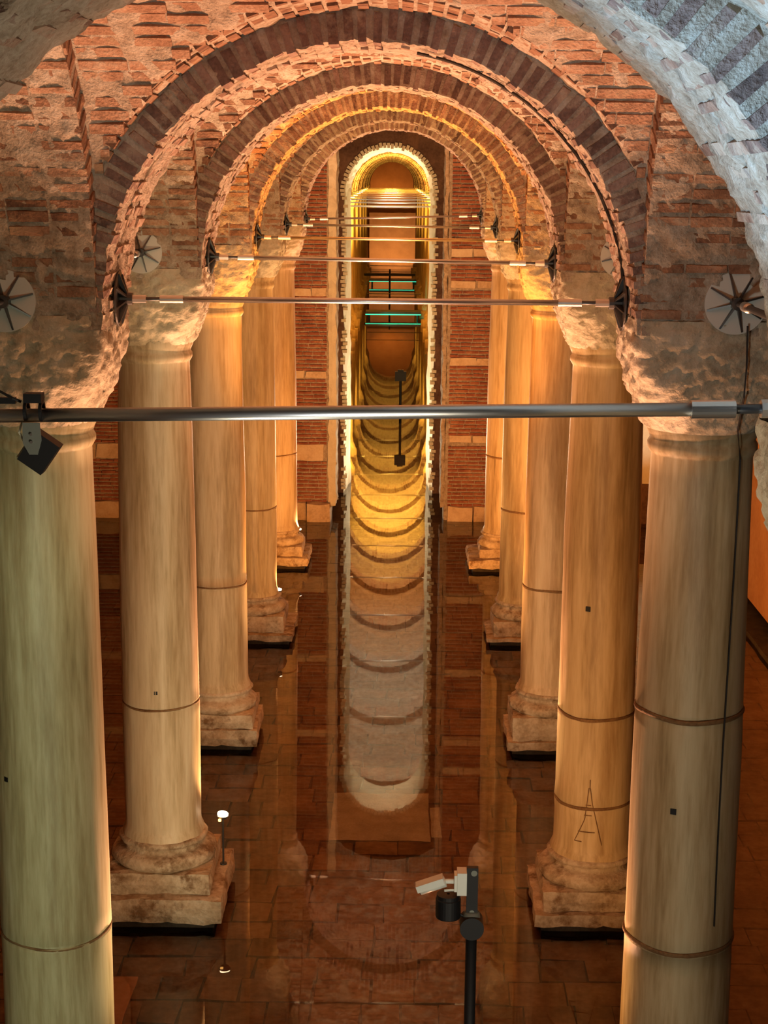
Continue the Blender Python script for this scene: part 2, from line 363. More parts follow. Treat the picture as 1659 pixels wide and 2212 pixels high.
for (sd, n), (lh, lt, uh, ut, tint, bands, lab) in SPEC.items():
    seed = n*2 + (sd > 0); c = thing('marble_column', lab, 'column', (sd*A/2 - (.12 if (sd, n) == (1, 0) else 0), Yn(n), 0), 'columns of the near hall'); COLS[(sd, n)] = c
    sh = link('shaft', shaft_mesh(seed, zb=ut+.30, grooves=bands, rt=.372 if (sd, n) == (1, 1) else .385), c); sh.color = (*tint, 1)
    link('capital', capital_mesh(seed), c)
    blk(lh-.09, -.17, .10, seed, amp=.012).build('shadow_footing', M['dark'], c)  # recessed dark block stands in for the black shadow under the plinth
    blk(lh, .07, lt, seed, amp=.026).build('lower_plinth', M['base'], c)
    blk(uh, lt-.005, ut, seed+3, amp=.024).build('upper_plinth', M['base'], c)
    rt_ = min(uh+.01, .60)
    lathe([(rt_-.06, ut-.01), (rt_-.01, ut+.03), (rt_, ut+.08), (rt_-.02, ut+.13), (rt_-.07, ut+.165), (.475, ut+.175), (.462, ut+.2), (.462, ut+.23), (.49, ut+.245), (.505, ut+.27), (.49, ut+.3), (.44, ut+.315)], seed=seed, amp=.022).build('base_ring', M['base'], c, True)
    for bz in bands:
        rr = .432 - .047*(bz-.9)/5.4 + .006
        rows = [[((rr+q)*math.cos(a), (rr+q)*math.sin(a), bz+dz*(.55 if sd < 0 else .85)+.007*math.sin(3*a+seed)+.01*noise.noise(Vector((a*1.5, seed, bz)))) for a in [2*math.pi*k/48 for k in range(48)]] for q, dz in ((.002, -.022), (.008, -.01), (.008, .01), (.002, .022), (-.02, .012), (-.02, -.012), (.002, -.022))]
        MB().grid(rows, True).build('rust_band', M['rust'], c, True)
def hole(sd, n, x, z, s_=.03):
    r0 = .405; dx = x - sd*A/2; dy = -math.sqrt(max(.01, r0*r0-dx*dx)); a = math.atan2(dx, -dy)
    o = MB().box((-s_, -.022, -s_), (s_, .06, s_)).build('socket_hole', M['black'], COLS[(sd, n)]); o.location = (dx, dy, z); o.rotation_euler.z = a
hole(1, 1, 2.304, 3.626, .022); hole(-1, 1, -2.706, 3.79, .018); hole(-1, 2, -2.442, 2.667, .02); hole(1, 2, 2.281, 3.666, .026); hole(1, 2, 2.62, .85, .022)
# tower drawing scratched on the second right column
def on_shaft(x, z, r=.435):
    dx = x; return (dx, -math.sqrt(max(.001, r*r-dx*dx)), z)
dr = MB()
for pts in ([(-.16, .98), (-.235, .98), (-.135, 1.25), (-.10, 1.62)], [(.06, .95), (0, 1.2), (-.06, 1.45), (-.085, 1.62)], [(-.2, 1.1), (-.02, 1.1)], [(-.14, 1.3), (-.06, 1.3)], [(-.13, 1.42), (-.07, 1.42)], [(-.09, 1.62), (-.09, 1.72)]):
    P = []
    for (a, b), (c_, d_) in zip(pts[:-1], pts[1:]):
        for k in range(5): P.append(on_shaft(a+(c_-a)*k/5, b+(d_-b)*k/5))
    P.append(on_shaft(*pts[-1])); dr.tube(P, .0055, 5)
dr.build('tower_drawing', M['rust'], COLS[(1, 2)])

# ------------------------------------------------------------------ arches
def arch_core(R_, half, zt, half_t, axis, name, zbot=7.2, step=.12, amp=.018):
    """wall slab with a round-headed gap; local u along span, v across thickness"""
    mb = MB(); N = 200; rows = []
    vs = [-half_t + 2*half_t*i/39 for i in range(40)]
    P = lambda u, v, z: (u, v, z) if axis == 'x' else (v, u, z)
    prof = [(-R_, zbot)] + [(-R_*math.cos(math.pi*i/N), ZS + R_*math.sin(math.pi*i/N)) for i in range(N+1)] + [(R_, zbot)]
    for u, z in prof:
        k = math.hypot(u, z-ZS) or 1
        row = []
        for v in vs:
            d = fuzz((u*1.3, v*1.3+3, z*1.3), amp*.7, 6, 4) + fuzz((u, v, z), amp*.5, 22, 2)
            row.append(P(u - d*u/k, v, z - d*(z-ZS)/k))
        rows.append(row)
    mb.grid(rows)
    # faces
    for sv in (-half_t, half_t):
        ro = []; ri = []
        for (u, z), row in zip(prof, rows):
            ri.append(row[0] if sv < 0 else row[-1])
        M_ = 6; rr = []
        for m_ in range(M_+1):
            f = m_/M_; line = []
            for i, (u, z) in enumerate(prof):
                a = math.atan2(max(0, z-ZS), u)
                cu, cz = math.cos(a), math.sin(a)
                kk = min(half/abs(cu) if abs(cu) > 1e-6 else 9e9, (zt-ZS)/cz if cz > 1e-6 else 9e9)
                tu, tz = cu*kk, ZS+cz*kk
                if z < ZS: tu, tz = math.copysign(half, u), z
                b = ri[i]; bu, bv, bz = (b[0], b[1], b[2]) if axis == 'x' else (b[1], b[0], b[2])
                ds = fuzz((u*f, sv, z+f*3), .007, 4, 2) if 0 < m_ else 0
                line.append(P(bu+(tu-bu)*f, sv+ds, bz+(tz-bz)*f))
            rr.append(line)
        mb.grid(rr)
    return mb.mesh(name, M['mortar'], True)
ARCH_LAB = {0: 'huge rough arch closest to the camera, pale right side lit bluish', 1: 'large grey-faced brick arch spanning the two nearest columns',
            2: 'brown-faced brick arch with glowing pink soffit, second beyond the near columns', 3: 'bright orange brick arch, third over the columns',
            4: 'narrow-looking brick arch fourth over the columns, brown toothed face', 5: 'smallest brick arch standing right before the far brick wall'}
cores = [arch_core(RA+.006, A/2+.56, 10.58, .580, 'x', 'mortar_core', amp=.03)]
def vouss(root, R_, n, nd_, half_t, axis, mkey, a0=0.0, a1=math.pi, rad=.2, thick=.058, jr=.018, ctr=0.0):
    for i in range(n):
        a = a0 + (a1-a0)*(i+.5)/n + R.uniform(-.004, .004)
        for j in range(nd_):
            ln = 2*half_t/nd_; v = -half_t + ln*(j+.5)
            rc = R_ + rad/2 + R.uniform(-jr, jr); th = thick*R.uniform(.85, 1.2)
            er = Vector((math.cos(a), 0, math.sin(a))); et = Vector((-math.sin(a), 0, math.cos(a)))
            ec = (er*rc); e2 = Vector((0, 1, 0))
            if axis == 'y': er = Vector((0, er.x, er.z)); et = Vector((0, et.x, et.z)); ec = Vector((0, ec.x, ec.z)); e2 = Vector((1, 0, 0))
            dv = (-1 if j == 0 else 1)*R.uniform(.0, .014) if nd_ > 1 and j in (0, nd_-1) else 0
            m_ = frame(ec + e2*(v+dv) + Vector((0, 0, ZS)), er*rad, e2*(ln-.012), et*th)
            link('brick', R.choice(UB['facebrick' if axis == 'x' and j == 0 else mkey]), root, mat=m_)
ARCH = {}
for n in range(6):
    a = thing('brick_arch', ARCH_LAB[n], 'arch', (-.04 if n == 0 else 0, Yn(n), 0), 'cross arches of the near hall'); ARCH[n] = a
    link('mortar_core', cores[0], a)
    if n == 0: vouss(a, RA+.008, 58, 4, .592, 'x', 'voussoir', thick=.05, jr=.015)
    elif n < 4: vouss(a, RA, 60, 4, .59, 'x', 'voussoir')
    else: vouss(a, RA, 60, 2, .59, 'x', 'voussoir')
ck = MB(); pts = []
for k in range(40):
    a = math.radians(80 - 78*k/39); r_ = RA-.012; pts.append((r_*math.cos(a), -.02+.05*noise.noise(Vector((k*.35, 0, 3))), ZS+r_*math.sin(a)))
ck.tube(pts, .012, 5).build('crack', M['dark'], ARCH[1])
acore = arch_core(RB+.004, S/2-.57, 10.58, .565, 'y', 'mortar_core', amp=.03)
side_lab = {-1: 'left', 1: 'right'}; ordn = ['nearest', 'second', 'third', 'fourth', 'fifth']
for n in range(0, 5):
    for sd in (-1, 1):
        a = thing('side_arch', f'{ordn[n]} lengthwise arch on the {side_lab[sd]}, brick courses facing the viewer above the column head', 'arch', (sd*A/2, Yn(n)+S/2, 0), 'lengthwise arches of the near hall')
        link('mortar_core', acore, a)
        vouss(a, RB, 30, 4, .575, 'y', 'brick', 0.0, 1.45, .2, .06, .012)
        # courses of the pier right above the capital
# ------------------------------------------------------------------ vaults
def vault(y0, y1, name='vault_web'):
    """groin vault over one bay, brick by brick, hung on the ceiling"""
    ra, rb = RA+RING, RB+RING; ym = (y0+y1)/2; hx, hy = RA+.02, (y1-y0)/2
    A_ = MB(); B_ = MB(); rr = random.Random(3)
    def strip(mb, pts):  # pts: 4 corner pts bottom, 4 inner
        mb.add(pts, [(0,1,2,3), (0,4,5,1), (1,5,6,2), (2,6,7,3), (3,7,4,0)])
    n = 66
    for i in range(n):
        t0 = math.pi*i/n + .004; t1 = math.pi*(i+1)/n - .009
        tm = (t0+t1)/2; x = ra*math.cos(tm); z = ra*math.sin(tm)
        if abs(x) > hx: continue
        yl = math.sqrt(rb*rb - z*z) if z < rb else 0
        for sg in (-1, 1):
            p = hy
            while p > yl+.01:
                ln = rr.uniform(.24, .4); q = max(yl, p-ln); r0 = ra + rr.uniform(-.012, .012)
                pts = [(rad*math.cos(tt), ym+sg*yy, ZS+rad*math.sin(tt)) for rad in (r0, ra+.12) for tt, yy in ((t0, p-.006), (t0, q+.006), (t1, q+.006), (t1, p-.006))]
                strip(A_, pts); p = q
    n = 76
    for i in range(n):
        t0 = math.pi*i/n + .0035; t1 = math.pi*(i+1)/n - .008
        tm = (t0+t1)/2; yv = rb*math.cos(tm); z = rb*math.sin(tm)
        if abs(yv) > hy: continue
        xl = math.sqrt(ra*ra - z*z) if z < ra else 0
        for sg in (-1, 1):
            p = hx
            while p > xl+.01:
                ln = rr.uniform(.24, .4); q = max(xl, p-ln); r0 = rb + rr.uniform(-.012, .012)
                pts = [(sg*xx, ym+rad*math.cos(tt), ZS+rad*math.sin(tt)) for rad in (r0, rb+.12) for tt, xx in ((t0, p-.006), (t0, q+.006), (t1, q+.006), (t1, p-.006))]
                strip(B_, pts); p = q
    # mortar bed behind
    G = MB(); rows = []
    for i in range(91):
        row = []
        for j in range(91):
            X = -hx-.05 + (2*hx+.1)*i/90; Y = -hy-.05 + (2*hy+.1)*j/90
            dd = .006 + fuzz((X, Y, 0), .03, 5, 4)
            za = math.sqrt(max(0, (ra+dd)**2-X*X)); zb_ = math.sqrt(max(0, (rb+dd)**2-Y*Y))
            row.append((X, ym+Y, ZS+max(za, zb_)))
        rows.append(row)
    G.grid(rows)
    return A_, B_, G
BAYM = None
for n in range(-1, 6):
    y0 = Yn(n)+.59; y1 = Yn(n+1)-.59
    if n == 5: y1 = Yn(5.8)+1.0
    if BAYM is None or n == 5:
        a_, b_, g_ = vault(y0, y1); BAYM = ([q.mesh('vault_web', m_, sm) for q, m_, sm in ((a_, M['brick'], False), (b_, M['brick'], False), (g_, M['mortar'], True))], y0)
    ms, yy = BAYM
    vb = link('ceiling_vault', ms[2], None, loc=(0, y0-yy, 0), kind='structure')
    for me in ms[:2]: link('vault_web', me, vb, kind='stuff')

# ------------------------------------------------------------------ far wall with its wide gap
def brick_skin(mb, x0, x1, z0, z1, yf, rr, clip=None, pitch=.095, th=.055, depth=.1):
    z = z0
    while z + th < z1:
        x = x0 - rr.uniform(0, .25)
        while x < x1:
            ln = rr.uniform(.22, .36); a, b = max(x, x0), min(x+ln-.015, x1)
            if b - a > .03: 
                d = rr.uniform(-.012, .016)
                mb.box((a, yf-.015+d, z), (b, yf+depth, z+th*rr.uniform(.85, 1.15)))
            x += ln
        z += pitch
YW = Yn(5.8); rr = random.Random(5)
for sd, x0, x1, zs, nm in ((-1, -9.9, -1.5, [(5.40, 5.60), (3.45, 3.63), (1.45, 1.84)], 'wall_far_left'), (1, 1.24, 6.95, [(6.35, 6.55), (5.62, 5.80), (3.78, 3.98), (1.92, 2.10)], 'wall_far_right')):
    wl = MB(); rough_box(wl, (x0, YW+.03, -.2), (x1, YW+1.15, 10.6), .3, .03)
    wo = wl.build(nm, M['mortar'], kind='structure')
    skin = MB(); z = .42 if sd < 0 else .35; lo_ = z
    vx0, vx1 = (max(x0, -8.2), x1-.1) if sd < 0 else (x0+.1, min(x1, 6.9))
    for (b0, b1) in sorted(zs) + [(9.6, 9.6)]:
        brick_skin(skin, vx0, vx1, lo_, b0, YW, rr); lo_ = b1
        x = vx0
        while b1 > b0 and x < vx1-.1:
            ln = min(rr.uniform(.45, .9), vx1-x)
            m_ = Matrix.Translation((x+ln/2, YW+.04+rr.uniform(-.01, .01), (b0+b1)/2)) @ Matrix.Diagonal((ln-.02, .14, b1-b0-.02, 1))
            link('stone_block', R.choice(UB['block']), wo, mat=m_); x += ln
    skin.build('brick_courses', M['wallbrick'], wo, kind='stuff')
    # footing blocks
    x = vx0; top = .40 if sd < 0 else .33
    while x < vx1-.05:
        ln = min(rr.uniform(.5, 1.0), vx1+.25*(sd < 0)-x); pr = .10 if not (sd < 0 and x > -2.9) else .32
        m_ = Matrix.Translation((x+ln/2, YW-pr/2+.05, top/2-.05+.02)) @ Matrix.Diagonal((ln-.02, pr+.16, top+.1, 1))
        link('footing_block', R.choice(UB['block']), wo, mat=m_); x += ln
# ragged broken edges of the gap
for sd, xa, xb in ((-1, -1.56, -1.37), (1, 1.17, 1.26)):
    e_ = MB(); rough_box(e_, (xa, YW-.02, .3), (xb, YW+1.1, 10.0), .09, .035, 5)
    e_.build('trim_1' if sd < 0 else 'trim_2', M['cream'] if sd < 0 else M['mortar'], kind='structure')
pil = thing('plaster_panel', 'cream plastered pilaster seen in the slit between the two right columns', 'pilaster', (6.15, YW-.12, 0))
MB().box((-.45, -.1, 1.0), (.45, .1, 9.5)).build('panel', M['cream'], pil); MB().box((-.40, -.06, .0), (.40, .1, 1.0)).build('panel_foot', M['darkbrick'], pil)

# ------------------------------------------------------------------ second wall with the arched doorway
def arch_wall(name, yf, depth, half_f, half_b, zc, cx, mat, edge):
    Rf = half_f; zsp = zc - Rf
    mb = MB(); prof = [(-1, -.2)] ; N = 32
    def ring(h, jit, y):
        pts = []
        for k in range(28): z = -.2 + (zsp+.2)*k/28; pts.append((cx-h+jit(y, z), y, z))
        for i in range(N+1):
            a = math.pi - math.pi*i/N; pts.append((cx+(h+jit(y, i))*math.cos(a), y, zsp + (h+jit(y, i*1.7))*math.sin(a)))
        for k in range(27, -1, -1): z = -.2 + (zsp+.2)*k/28; pts.append((cx+h+jit(y, z+50), y, z))
        return pts
    jt = lambda y, q: .05*noise.noise(Vector((q*2.3, y*1.9, 1.0)))
    fr_ = ring(half_f, jt, yf)
    outer = []
    for (x, y, z) in fr_:
        dx = x-cx; dz = max(0, z-zsp); a = math.atan2(dz, dx)
        if z <= zsp: outer.append((cx+math.copysign(6.5, dx), y, z))
        else:
            k = min(6.5/abs(math.cos(a)) if abs(math.cos(a)) > 1e-6 else 9e9, (10.6-zsp)/math.sin(a)); outer.append((cx+k*math.cos(a), y, zsp+k*math.sin(a)))
    mb.grid([outer, fr_])
    w_ = mb.build(name, mat, kind='structure')
    jm = MB(); rows = [ring(half_f + (half_b-half_f)*k/8, jt, yf + depth*k/8) for k in range(9)]
    jm.grid(rows)
    bo = [(x, yf+depth, z) for x, y, z in outer]; jm.grid([rows[-1], bo])
    jm.build('doorway_jamb', edge, w_)
    # toothed bricks round the doorway mouth
    tb = MB(); rrr = random.Random(11)
    z = 0.1
    while z < zsp:
        for s_ in (-1, 1):
            if rrr.random() < .25: continue
            d = rrr.uniform(-.03, .04); x = cx+s_*(half_f-.075+d)
            tb.box((min(x, x+s_*.12), yf-.05, z), (max(x, x+s_*.12), yf+.25, z+.075))
        z += .1
    for i in range(38):
        a = math.pi*(i+.5)/38; r0 = half_f - .07 + rrr.uniform(-.015, .04); c_, s_ = math.cos(a), math.sin(a)
        q = [(cx+rd*c_-tt*s_, yy, zsp+rd*s_+tt*c_) for yy in (yf-.05, yf+.25) for rd, tt in ((r0, -.036), (r0+.13, -.036), (r0+.13, .036), (r0, .036))]
        tb.add(q, [(0,1,2,3), (7,6,5,4), (0,4,5,1), (1,5,6,2), (2,6,7,3), (3,7,4,0)])
    tb.build('doorway_bricks', edge, w_, kind='stuff')
    return w_
arch_wall('wall_middle', Yn(6.4), 1.5, 1.17, 1.03, 8.95, -.15, M['darkbrick'], M['cream'])

# ------------------------------------------------------------------ hall beyond
def hx_(Y): return -.15 - .8*(Y-42)/100
def simple_ring():
    mb = MB(); N = 44; rows = []
    for i in range(N+1):
        for e in ((0, .35) if i < N else (0,)):
            a = math.pi*(i+e)/N; 
            for s_ in ((0, 1) if 1 else ()):
                pass
    # toothed ring: alternate proud and sunk bricks
    for i in range(N):
        a0 = math.pi*i/N; a1 = math.pi*(i+.62)/N; r0 = RA+R.uniform(-.02, .02)
        q = [(rd*math.cos(aa), yy, ZS+rd*math.sin(aa)) for yy in (-.6, .6) for rd, aa in ((r0, a0), (RA+.23, a0), (RA+.23, a1), (r0, a1))]
        mb.add(q, [(0,1,2,3), (7,6,5,4), (0,4,5,1), (1,5,6,2), (2,6,7,3), (3,7,4,0)])
    return mb.mesh('ring_bricks', M['voussoir'])
ringm = simple_ring()
colm = None
def far_col_mesh():
    n = 20; prof = [(.75, -.17), (.75, .3), (.6, .3), (.6, .5), (.6, .62), (.48, .7), (.46, .85), (.43, .95), (.39, 6.3), (.42, 6.4), (.42, 6.5), (.52, 6.75), (.62, 7.1), (.62, 7.3)]
    rows = []
    for r, z in prof:
        row = []
        for k in range(n):
            a = 2*math.pi*k/n; sq = z < .55 or z > 7.0
            kk = 1/max(abs(math.cos(a)), abs(math.sin(a))) if sq else 1
            row.append((min(r*kk, r*1.35)*math.cos(a), min(r*kk, r*1.35)*math.sin(a), z))
        rows.append(row)
    return MB().grid(rows, True).mesh('far_column', M['marble'], True)
colm = far_col_mesh()
webs = [me for me in BAYM[0]]
a_, b_, g_ = vault(-S/2+.59, S/2-.59)
fm = g_.mesh('vault_mortar', M['mortar'], True)
ORD = 'zeroth first second third fourth fifth sixth seventh eighth ninth tenth eleventh twelfth thirteenth fourteenth fifteenth sixteenth seventeenth eighteenth'.split()
for n in range(7, 25):
    Y = Yn(n); X = hx_(Y)
    a = thing('hall_arch', f'{ORD[n-6]} nested brick arch behind the doorway in the yellow-lit hall beyond', 'arch', (X, Y, 0), 'arches of the hall beyond')
    link('mortar_core', cores[0], a); o = link('ring_bricks', ringm, a, kind='stuff')
    for sd in (-1, 1):
        o = link('hall_column', colm, None, loc=(X+sd*A/2, Y, 0)); o['label'] = f'{ORD[n-6]} pale column on the {side_lab[sd]} behind the doorway, standing in the water'; o['category'] = 'column'; o['group'] = 'columns of the hall beyond'; o.color = (1, .9, .7, 1)
    if n < 24: link('ceiling_vault', fm, None, loc=(hx_(Y+S/2), Y+S/2, 0), kind='structure')
for sd in (-1, 1):
    for n in range(7, 24):
        pass
    MB().box((sd*5.6-.2-.5, Yn(6.4)+.2, -.3), (sd*5.6+.2-.5, YEND, 10.6)).build('wall_hall_left' if sd < 0 else 'wall_hall_right', M['darkbrick'], kind='structure')
    # spandrel above the hall columns closing the sides of the vault
    sp = MB()
    for n in range(7, 24):
        Y0 = Yn(n); pts = []
    
ew = MB().box((-6, YEND, -.3), (5, YEND+.5, 10.6)).build('wall_end', M['endwall'], kind='structure')
rough_box(MB(), (-2.9, YEND-.35, .3), (1.4, YEND-.02, 4.9), .4, .03).build('wall_end_panel', M['endwall'], kind='structure')
# walkways with green edge light
def walkway(Y, x0, x1, label, wd=1.4, z=.55):
    wk = thing('walkway', label, 'walkway', ((x0+x1)/2, Y, 0)); h = (x1-x0)/2
    MB().box((-h, -wd/2, z), (h, wd/2, z+.12)).build('deck', M['dsteel'], wk)
    MB().box((-h, -wd/2-.03, z-.06), (h, -wd/2+.02, z-.01)).build('light_strip', M['led'], wk)
    for sx in (-1, 1):
        for sy in (-1, 1): MB().cyl((sx*(h-.2), sy*wd*.4, -.16), (sx*(h-.2), sy*wd*.4, z), .05, n=8).build('leg', M['dsteel'], wk)
    for zz in (.6, 1.05): MB().cyl((-h, wd/2, z+zz), (h, wd/2, z+zz), .025, n=6).build('rail', M['dsteel'], wk)
    return wk
walkway(94, -2.0, 1.2, 'footbridge with green edge light across the hall beyond, nearer one', z=.3)
walkway(122, -2.4, 1.1, 'thin green-lit footbridge farther back in the hall beyond', z=.35)
# ------------------------------------------------------------------ tie rods
def disc(mb, c, ax, r, th): 
    c = Vector(c); ax = Vector(ax); mb.cyl(c, c+ax*th, r, n=40)
def tie_rod(Y, cx, z0, z1, lab, rb=.026, full=True, ZR=7.375):
    t_ = thing('tie_rod', lab, 'tie rod', (cx, Y, ZR), 'steel tie rods across the arches')
    hw = 1.83; P = lambda x: Vector((x, 0, z0+(z1-z0)*(x+hw)/(2*hw)))
    MB().cyl(P(-hw+.42), P(hw-.42), rb, n=20).build('bar', M['steel'], t_, True)
    for s_ in (-1, 1):
        MB().cyl(P(s_*(hw-.30)), P(s_*(hw-.47)), rb*1.32, n=20).build('coupler', M['steel'], t_, False)
        MB().cyl(P(s_*(hw-.02)), P(s_*(hw-.44)), rb*.72, n=14).build('threaded_end', M['dsteel'], t_, True)
        if not full: continue
        pl = MB(); disc(pl, P(s_*(hw-.0)), (-s_, 0, 0), .20, .012); p_ = pl.build('end_plate', M['dsteel'], t_)
        rb_ = MB(); c = P(s_*(hw-.012))
        for k in range(8):
            a = math.pi*k/4+.3; d = Vector((0, math.cos(a), math.sin(a)))
            u = Vector((1, 0, 0)); q = d.cross(u)*.007
            a0 = c+d*.03; a1 = c+d*.19; h0 = Vector((-s_*.06, 0, 0)); h1 = Vector((-s_*.008, 0, 0))
            vs = [a0-q, a0+q, a1+q, a1-q, a0-q+h0, a0+q+h0, a1+q+h1, a1-q+h1]
            MB().add(vs, [(0,1,2,3), (7,6,5,4), (0,4,5,1), (1,5,6,2), (2,6,7,3), (3,7,4,0)]).build('rib', M['dsteel'], p_)
        MB().cyl(c, c-Vector((s_*.09, 0, 0)), .045, n=12).build('hub', M['dsteel'], p_)
        MB().cyl(P(s_*(hw-.09)), P(s_*(hw-.20)), rb*1.35, n=8).build('lock_nut', M['steel'], t_)
    return t_
tie_rod(Yn(0), 0, -.035, .035, 'thick steel tie rod crossing the whole picture, a lamp clamped on it', .027)
tie_rod(Yn(1), 0, .0, .0, 'steel tie rod between the nearest pair of columns, second from the camera', .021)
tie_rod(Yn(2), 0, .02, -.02, 'steel tie rod third from the camera, slightly dropping to the right', .021)
tie_rod(Yn(3), 0, .01, -.01, 'steel tie rod fourth from the camera with pale couplers', .021)
tie_rod(Yn(4), 0, .015, -.015, 'thin steel tie rod fifth from the camera', .021)
tie_rod(Yn(5), 0, -.05, .05, 'thin steel tie rod farthest in the near hall, rising to the right', .021)
for n in range(7, 17):
    tie_rod(Yn(n), hx_(Yn(n)), 0, 0, f'{ORD[n-6]} thin bright tie rod behind the doorway in the hall beyond', .024, False)
# lengthwise rods with round plates on the pier fronts
def long_rod(x, Y0, Y1, z, lab):
    t_ = thing('lengthwise_tie_rod', lab, 'tie rod', (x, Y1, z), 'lengthwise tie rods')
    MB().cyl((0, -.42, 0), (0, -(Y1-Y0)+.1, 0), .024, n=14).build('bar', M['dsteel'], t_, True)
    MB().cyl((0, -.05, 0), (0, -.43, 0), .018, n=12).build('threaded_end', M['dsteel'], t_, True)
    MB().cyl((0, -.30, 0), (0, -.46, 0), .034, n=14).build('coupler', M['steel'], t_, True)
    pl = MB(); disc(pl, (0, .03, 0), (0, -1, 0), .215, .045); p_ = pl.build('end_plate', M['plate'], t_)
    MB().cyl((0, -.012, 0), (0, -.10, 0), .045, n=12).build('hub', M['dsteel'], p_)
    for k in range(8):
        a = math.pi*k/4+.25; d = Vector((math.cos(a), 0, math.sin(a))); q = Vector((-d.z, 0, d.x))*.006
        a0 = d*.03+Vector((0, -.013, 0)); a1 = d*.205+Vector((0, -.013, 0)); h0 = Vector((0, -.055, 0)); h1 = Vector((0, -.008, 0))
        MB().add([a0-q, a0+q, a1+q, a1-q, a0-q+h0, a0+q+h0, a1+q+h1, a1-q+h1], [(0,1,2,3), (7,6,5,4), (0,4,5,1), (1,5,6,2), (2,6,7,3), (3,7,4,0)]).build('rib', M['dsteel'], p_)
for n in (1, 2):
    for sd in (-1, 1):
        x = {(1, -1): -2.51, (1, 1): 2.52, (2, -1): -2.46, (2, 1): 2.46}[(n, sd)]; z = {(1, -1): 7.40, (1, 1): 7.43}.get((n, sd), 7.466)
        long_rod(x, Yn(n-1)+.6, Yn(n)-.605, z, f'round ribbed grey end plate with rod on the {ordn[n-1]} {side_lab[sd]} pier front')
# ------------------------------------------------------------------ lamp clamped on the nearest rod
lx, lz = -1.19, 7.37
lamp = thing('clamp_spotlight', 'dark spotlight hanging from a pipe clamp on the nearest tie rod', 'spotlight', (lx, Yn(0), lz))
cl = MB()
for dx in (-.03, .03):
    rows = [[(dx+ww, rr_*math.cos(a), rr_*math.sin(a)) for ww, rr_ in ((-.006, .03), (.006, .03), (.006, .042), (-.006, .042), (-.006, .03))] for a in [2*math.pi*k/24 for k in range(25)]]
    MB().grid(rows).build('clamp_ring', M['black'], lamp)
MB().box((-.035, -.03, .034), (.035, .03, .07)).build('clamp_block', M['black'], lamp)
br = MB(); br.add([(-.037, -.048, -.04), (.03, -.048, -.04), (.034, -.048, -.11), (.018, -.048, -.165), (-.014, -.048, -.165), (-.038, -.048, -.12)] + [(-.037, -.040, -.04), (.03, -.040, -.04), (.034, -.040, -.11), (.018, -.040, -.165), (-.014, -.040, -.165), (-.038, -.040, -.12)],
    [(0,1,2,3,4,5), (11,10,9,8,7,6), (0,6,7,1), (1,7,8,2), (2,8,9,3), (3,9,10,4), (4,10,11,5), (5,11,6,0)]); bro = br.build('bracket', M['grey'], lamp)
for zz in (-.085, -.115): MB().cyl((-.004, -.054, zz), (-.004, -.046, zz), .006, n=8).build('bolt', M['steel'], bro)
hd = MB().box((-.055, -.038, -.075), (.055, .04, .06)).build('lamp_head', M['black'], lamp); hd.location = (.022, 0, -.155); hd.rotation_euler = (0, math.radians(35), 0)
hb = MB().box((-.062, -.03, -.07), (-.05, .03, .05)).build('heat_sink', M['ivory'], hd)
MB().tube([(-.045, 0, -.03), (-.055, -.03, -.08), (-.04, -.03, -.11), (-.03, -.02, -.13)], .005, 6).build('lead', M['ivory'], lamp)
tail = thing('cable_loop', 'black cable loop tied on top of the nearest tie rod, left frame edge', 'cable', (lx-.1, Yn(0), lz))
MB().tube([(.05, 0, .035), (.02, -.01, .05), (-.03, 0, .075), (-.07, 0, .06), (-.12, 0, .045), (-.2, 0, .04)], .006, 6).build('cable', M['cable'], tail)
MB().box((-.04, -.012, .028), (.03, .012, .052)).build('cable_tie', M['black'], tail)
# ------------------------------------------------------------------ black cable down the right column
cab = [(2.60, Yn(1)-.655, 7.28), (2.607, Yn(1)-.66, 7.0), (2.609, Yn(1)-.62, 6.78), (2.61, Yn(1)-.47, 6.52)]
for z in [6.3 - .2*i for i in range(19)]:
    x = 2.655 + .01*math.sin(z*1.3); r = .44 - .04*(z-.9)/5.4 + .006; dx = x-A/2; cab.append((x, Yn(1)-math.sqrt(r*r-dx*dx), z))
cb = MB().tube(cab, .007, 6).build('cable', M['cable'], None, label='thin black cable running down the nearest right column', category='cable')
# ------------------------------------------------------------------ camera pole
px, py = .715, 9.5
po = thing('camera_pole', 'black pole rising from the water with a ball joint and plate, lower right', 'pole', (px, py, 0))
MB().cyl((0, 0, -.17), (0, 0, 3.60), .036, n=20).build('shaft', M['black'], po, True)
MB().cyl((0, 0, -.17), (0, 0, -.1), .16, n=20).build('foot', M['black'], po)
MB().cyl((.0, -.07, 3.612), (0, .07, 3.612), .076, n=32).build('joint_disc', M['black'], po)
MB().cyl((.0, .0, 3.60), (0, .0, 3.70), .065, .05, n=20).build('joint_collar', M['grey'], po, True)
MB().box((-.036, -.012, 3.66), (.036, .025, 4.0)).build('mount_bar', M['black'], po)
MB().cyl((.0, -.014, 3.70), (0, -.01, 3.70), .016, n=10).build('bolt', M['grey'], po)
MB().cyl((.01, -.014, 3.965), (0.01, -.01, 3.965), .02, n=10).build('bolt', M['grey'], po)
cc = thing('security_camera', 'white bullet security camera mounted on the black pole', 'camera', (px-.037, py, 3.905))
MB().box((-.06, -.05, -.075), (0, .05, .075)).build('junction_box', M['white'], cc)
MB().box((-.078, -.04, -.055), (-.06, .04, .055)).build('back_plate', M['white'], cc)
MB().cyl((-.078, 0, 0), (-.14, 0, 0), .016, n=12).build('arm', M['white'], cc, True)
bd = MB().cyl((.085, 0, 0), (-.085, 0, 0), .036, n=24).build('camera_body', M['white'], cc, True); bd.location = (-.215, -.02, -.02); bd.rotation_euler = (0, math.radians(-20), 0)
MB().box((-.10, -.042, -.004), (.08, .042, .040)).build('sun_shield', M['white'], bd)
